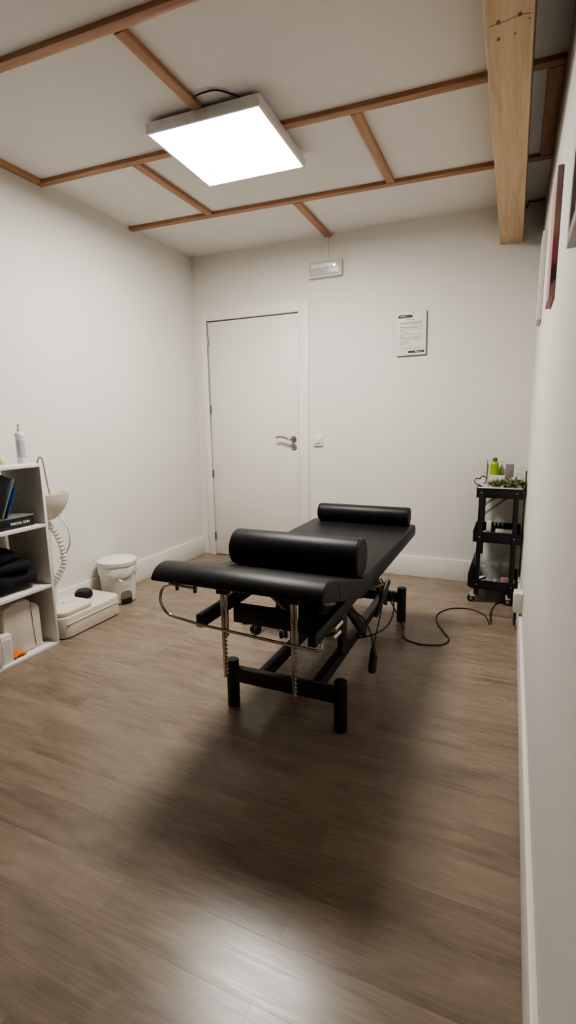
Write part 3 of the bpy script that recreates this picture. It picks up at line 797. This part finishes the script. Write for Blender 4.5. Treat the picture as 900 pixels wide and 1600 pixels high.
# --- things on the top tray
zt = .7062
bottle('soap_bottle', 'bright green liquid bottle with dark cap on the trolley top', (2.470, 3.62, zt),
       [(1e-5, 0), (.025, 0), (.027, .004), (.027, .180), (.024, .196), (.013, .212), (1e-5, .213)], M['green'],
       [(1e-5, .211), (.014, .211), (.015, .215), (.015, .232), (.006, .236), (1e-5, .236)], M['reed'])
bottle('pump_bottle', 'small pale green pump bottle right of the bright green bottle', (2.513, 3.665, zt),
       [(1e-5, 0), (.021, 0), (.022, .004), (.022, .15), (.014, .165), (.008, .172), (1e-5, .173)], M['palegreen'],
       [(1e-5, .171), (.009, .171), (.009, .180), (.003, .184), (.003, .205), (.011, .206), (.010, .212), (1e-5, .213)], M['greenwhite'])
def carton(name, label, a, b, m, stripe=None):
    o = thing(name, label, 'box', ((a[0]+b[0])/2, (a[1]+b[1])/2, a[2]))
    MB().box(a, b, .0015).build('box_body', m, o)
    if stripe:
        for i_, (u0, u1, v0, v1, mm) in enumerate(stripe):
            MB().box((a[0]+u0*(b[0]-a[0]), a[1]-.0008-.0005*i_, a[2]+v0*(b[2]-a[2])), (a[0]+u1*(b[0]-a[0]), a[1]+.0005, a[2]+v1*(b[2]-a[2]))).build('box_print', mm, o)
    return o
carton('product_box', 'tall grey cardboard box standing on the trolley top', (2.538, 3.55, zt), (2.588, 3.60, zt+.197), M['greybox'], [(.2, .8, .86, .90, M['ink']), (.2, .7, .78, .80, M['ink'])])
carton('product_box', 'pale green and white box at the right edge of the trolley top', (2.594, 3.54, zt), (2.642, 3.59, zt+.200), M['greenwhite'], [(.05, .95, .55, .80, M['paper']), (.15, .85, .64, .72, M['greenwhite'])])
carton('low_box', 'low pinkish white box in front of the green bottles on trolley', (2.445, 3.535, zt), (2.535, 3.60, zt+.122), M['pinkwhite'], [(.05, .55, .90, 1.0, M['paper'])])
# white tray liner paper
tag(MB().box((TX0+.006, TY0+.006, zt), (TX1-.006, TY0+.05, zt+.061), .002).build('folded_towel', M['whitep']), 'folded white towel along the front inside the top trolley tray', 'towel')
# foliage : individual sprays
def spray(name, label, c, n, L, ms, seed, spread=1.0, up=.6):
    rnd = random.Random(seed); o = thing(name, label, 'plant', c)
    for mi, m in enumerate(ms):
        b = MB()
        for i in range(n):
            a = rnd.uniform(0, 2*PI); e = rnd.uniform(.15, 1.1)*up; l = L*rnd.uniform(.6, 1)
            d = Vector((math.cos(a)*math.cos(e)*spread, math.sin(a)*math.cos(e)*.5, math.sin(e))); p = Vector(c) + Vector((rnd.uniform(-.03, .03)*spread, rnd.uniform(-.01, .01), 0))
            s = d.cross(Vector((0, 0, 1))).normalized()*l*.17
            q = p + d*l
            mid = p + d*l*.5 + Vector((0, 0, l*.08))
            v = [b.bm.verts.new(x) for x in (p, mid + s, q, mid - s)]
            b.bm.faces.new(v)
        b.build('leaves' if mi == 0 else 'light_leaves', m, o, 80, False)
    MB().lathe([(1e-5, 0), (.022, 0), (.026, .004), (.024, .012), (1e-5, .012)], (c[0], c[1], c[2]-.012), 16).build('plant_base', M['leaf'], o)
    return o
spray('artificial_plant', 'dark sage green leafy plant lying at the right of the trolley top', (2.592, 3.440, zt+.068), 80, .088, (M['leaf'], M['leaflight']), 11, 1.0, .75)
spray('artificial_plant', 'pale cream and green succulent plant in the middle of the trolley top', (2.490, 3.440, zt+.068), 60, .062, (M['leaflight'], M['leaf']), 12, 1.1, 1.0)
# ornament with two black curled rims
OR = thing('heart_dish', 'small white heart shaped dish with a thick black rim on the trolley', 'dish', (2.402, 3.412, zt+.058))
def heart(t, k):
    x = 16*math.sin(t)**3; y = 13*math.cos(t) - 5*math.cos(2*t) - 2*math.cos(3*t) - math.cos(4*t)
    return x*k, y*k
hm = Matrix.Translation((2.400, 3.412, zt+.098)) @ Matrix.Rotation(math.radians(-24), 4, 'Y')
hpts = [hm @ Vector((heart(2*PI*i/48, .00225)[0], 0, heart(2*PI*i/48, .00225)[1])) for i in range(48)]
hf = MB().prism([heart(2*PI*i/48, .00215) for i in range(48)], 1, -.002, .006).xf(hm)
hf.build('dish_body', M['pinkwhite'], OR)
MB().tube(hpts[2:19] + hpts[19:20], .0034, 8).build('black_rim', M['blackp'], OR)
MB().tube(hpts[30:47], .0034, 8).build('black_rim', M['blackp'], OR)
RD = thing('reed_diffuser', 'small brown reed diffuser at the left of the trolley top', 'diffuser', (2.432, 3.60, zt))
MB().lathe([(1e-5, 0), (.018, 0), (.02, .004), (.02, .06), (.008, .085), (.008, .095), (1e-5, .095)], (2.425, 3.60, zt), 20).build('diffuser_jar', M['pinkwhite'], RD)
for dx, dz in ((-.070, .26), (-.03, .20), (.0, .22), (.006, .19)):
    MB().cyl((2.425, 3.60, zt+.08), (2.425+dx, 3.60, zt+dz), .0014 if dx < -.01 else .003, 6).build('reed_stick', M['reed'] if dx > -.02 else M['palegreen'], RD)
# --- middle tray
zm = .4155
MT = thing('foil_packet', 'crumpled grey foil packet in the middle trolley tray', 'packet', (2.45, 3.45, zm))
def crumple(c, r, seed, m, parent, name):
    rnd = random.Random(seed); b = MB(); b.ellipsoid((0, 0, 0), (1, 1, 1), 9)
    for v in b.bm.verts:
        k = 1 + rnd.uniform(-.16, .16); v.co = Vector((v.co.x*r[0]*k, v.co.y*r[1]*k, max(v.co.z, -.6)*r[2]*k))
    lo = min(v.co.z for v in b.bm.verts)
    for v in b.bm.verts: v.co += Vector((c[0], c[1], c[2]-lo))
    return b.build(name, m, parent, 20)
crumple((2.45, 3.46, zm), (.045, .05, .036), 3, M['foil'], MT, 'packet_body')
carton('small_white_box', 'small white box standing in the middle trolley tray', (2.438, 3.66, zm), (2.470, 3.69, zm+.085), M['paper'])
for i in range(3):
    x = 2.492 + .024*i
    bottle('glass_vial', 'small dark vial with grey cap in the middle trolley tray row', (x, 3.68, zm),
           [(1e-5, 0), (.009, 0), (.009, .055), (.006, .06), (1e-5, .06)], M['blackcard'],
           [(1e-5, .059), (.008, .059), (.008, .074), (1e-5, .075)], M['ink'], cat='vial')['group'] = 'small dark vials in the middle tray'
carton('flat_white_case', 'flat white case lying across the middle trolley tray', (2.50, 3.52, zm), (2.63, 3.60, zm+.050), M['whitep'], None)
tag(MB().box((2.49, 3.43, zm), (2.62, 3.50, zm+.048), .006).build('grey_pouch', M['foil']), 'flat grey pouch at the right of the middle trolley tray', 'pouch')
# --- bottom tray
zl = .1015
CB = thing('clear_storage_box', 'clear plastic storage box with bottles in the bottom trolley tray', 'storage box', (2.51, 3.62, zl))
cbm = MB()
x0, x1, ya, yb, zt_ = 2.405, 2.60, 3.55, 3.70, zl+.150
for a, b in (((x0, ya, zl), (x1, ya+.002, zt_)), ((x0, yb-.002, zl), (x1, yb, zt_)), ((x0, ya, zl), (x0+.002, yb, zt_)), ((x1-.002, ya, zl), (x1, yb, zt_)), ((x0, ya, zl), (x1, yb, zl+.002)), ((x0-.003, ya-.003, zt_), (x1+.003, yb+.003, zt_+.006))):
    cbm.box(a, b)
cbm.build('box_body', M['clear'], CB)
for i, (x, h, m, nm, lb) in enumerate(((2.44, .11, 'foil', 'metal_tin', 'grey metal tin inside the clear storage box'), (2.49, .095, 'ink', 'dark_jar', 'dark grey jar inside the clear storage box'), (2.545, .12, 'blackcard', 'dark_bottle', 'black bottle inside the clear storage box'))):
    bottle(nm, lb, (x, 3.625, zl+.003), [(1e-5, 0), (.020, 0), (.021, .003), (.021, h*.8), (.012, h*.9), (1e-5, h*.9)], M[m],
           [(1e-5, h*.89), (.012, h*.89), (.012, h), (1e-5, h)], M['inkdark'], cat='container')
PP = thing('pink_roll', 'pinkish roll at the right of the bottom trolley tray', 'roll', (2.575, 3.47, zl))
MB().lathe([(.008, 0), (.024, 0), (.026, .004), (.026, .058), (.024, .062), (.008, .062), (.008, 0.002)], (2.575, 3.47, zl), 24).build('roll_body', M['pink'], PP)
WC = thing('white_wipes_packet', 'white soft packet with black strap in the bottom trolley tray', 'packet', (2.46, 3.45, zl))
crumple((2.445, 3.47, zl), (.046, .04, .036), 6, M['whitep'], WC, 'packet_body')
MB().bar((2.42, 3.425, zl+.045), (2.465, 3.425, zl+.070), .012, .012, .003).build('black_strap', M['blackp'], WC)
W2 = thing('clear_packet', 'whitish plastic packet right of the strapped one in bottom tray', 'packet', (2.525, 3.44, zl))
crumple((2.522, 3.45, zl), (.034, .035, .032), 8, M['foil'], W2, 'packet_body')
W3 = thing('cotton_packet', 'small white packet at the right front of the bottom tray', 'packet', (2.62, 3.44, zl))
crumple((2.622, 3.45, zl), (.018, .03, .040), 9, M['whitep'], W3, 'packet_body')

# ================================================================= POWER CORD
zc = .0042
cord = [(2.02, 2.60, .16), (2.045, 2.76, .06), (2.055, 2.755, zc), (2.075, 2.67, zc), (2.115, 2.625, zc), (2.19, 2.606, zc), (2.285, 2.643, zc), (2.312, 2.725, zc),
        (2.262, 2.843, zc), (2.215, 2.97, zc), (2.208, 3.084, zc), (2.257, 3.19, zc), (2.33, 3.235, zc), (2.406, 3.235, zc), (2.475, 3.16, zc), (2.503, 3.06, zc),
        (2.507, 3.03, zc+.004), (2.512, 3.06, zc+.012), (2.508, 3.15, zc+.006), (2.515, 3.30, zc), (2.545, 3.42, zc), (2.62, 3.44, zc), (2.640, 3.30, .01), (2.636, 3.05, .02), (2.638, 2.90, .08), (2.6385, 2.86, .174)]
cord[0:3] = [(1.96, 2.62, .30), (2.03, 2.70, .12), (2.052, 2.77, zc)]
tag(MB().tube(spline(cord, 10), .0036, 8).build('power_cord', M['cable']), 'black power cord curling across the floor from table to corner', 'cord')
tag(MB().tube(spline([(2.655-.004, 2.888, .262), (2.650, 2.93, .275), (2.662, 3.1, .268), (2.661, 3.3, .20), (2.661, 3.5, .166)], 6), .003, 8).build('white_cable', M['whitep']),
    'thin white cable running behind the socket box along the right wall', 'cable')

# ================================================================= CAMERA
f, yaw, pitch, roll, cx, cz = 783.666, -.4182015, -.1798188, -.013640, 2.5638831, 1.2010240
yaw_ = yaw
cy, sy = math.cos(yaw_), math.sin(yaw_)
fw = Vector((sy*math.cos(pitch), cy*math.cos(pitch), math.sin(pitch)))
r0 = Vector((cy, -sy, 0)); u0 = r0.cross(fw)
rt = math.cos(roll)*r0 + math.sin(roll)*u0; up = -math.sin(roll)*r0 + math.cos(roll)*u0
cam = bpy.data.cameras.new('camera'); co = bpy.data.objects.new('camera', cam); C.objects.link(co)
bk = -fw
co.matrix_world = Matrix(((rt.x, up.x, bk.x, cx), (rt.y, up.y, bk.y, 0), (rt.z, up.z, bk.z, cz), (0, 0, 0, 1)))
cam.sensor_fit = 'VERTICAL'; cam.sensor_height = 24; cam.lens = f/1600*24
cam.clip_start = .02; cam.clip_end = 30
scene.camera = co

# ================================================================= WORLD / COLOUR
w = bpy.data.worlds.new('world'); scene.world = w; w.use_nodes = True
w.node_tree.nodes['Background'].inputs[0].default_value = (.5, .5, .5, 1)
w.node_tree.nodes['Background'].inputs[1].default_value = .02
scene.view_settings.view_transform = 'AgX'
scene.view_settings.look = 'AgX - Medium High Contrast'
scene.view_settings.exposure = 1.70
scene.cycles.max_bounces = 10; scene.cycles.diffuse_bounces = 7
scene.cycles.caustics_reflective = False
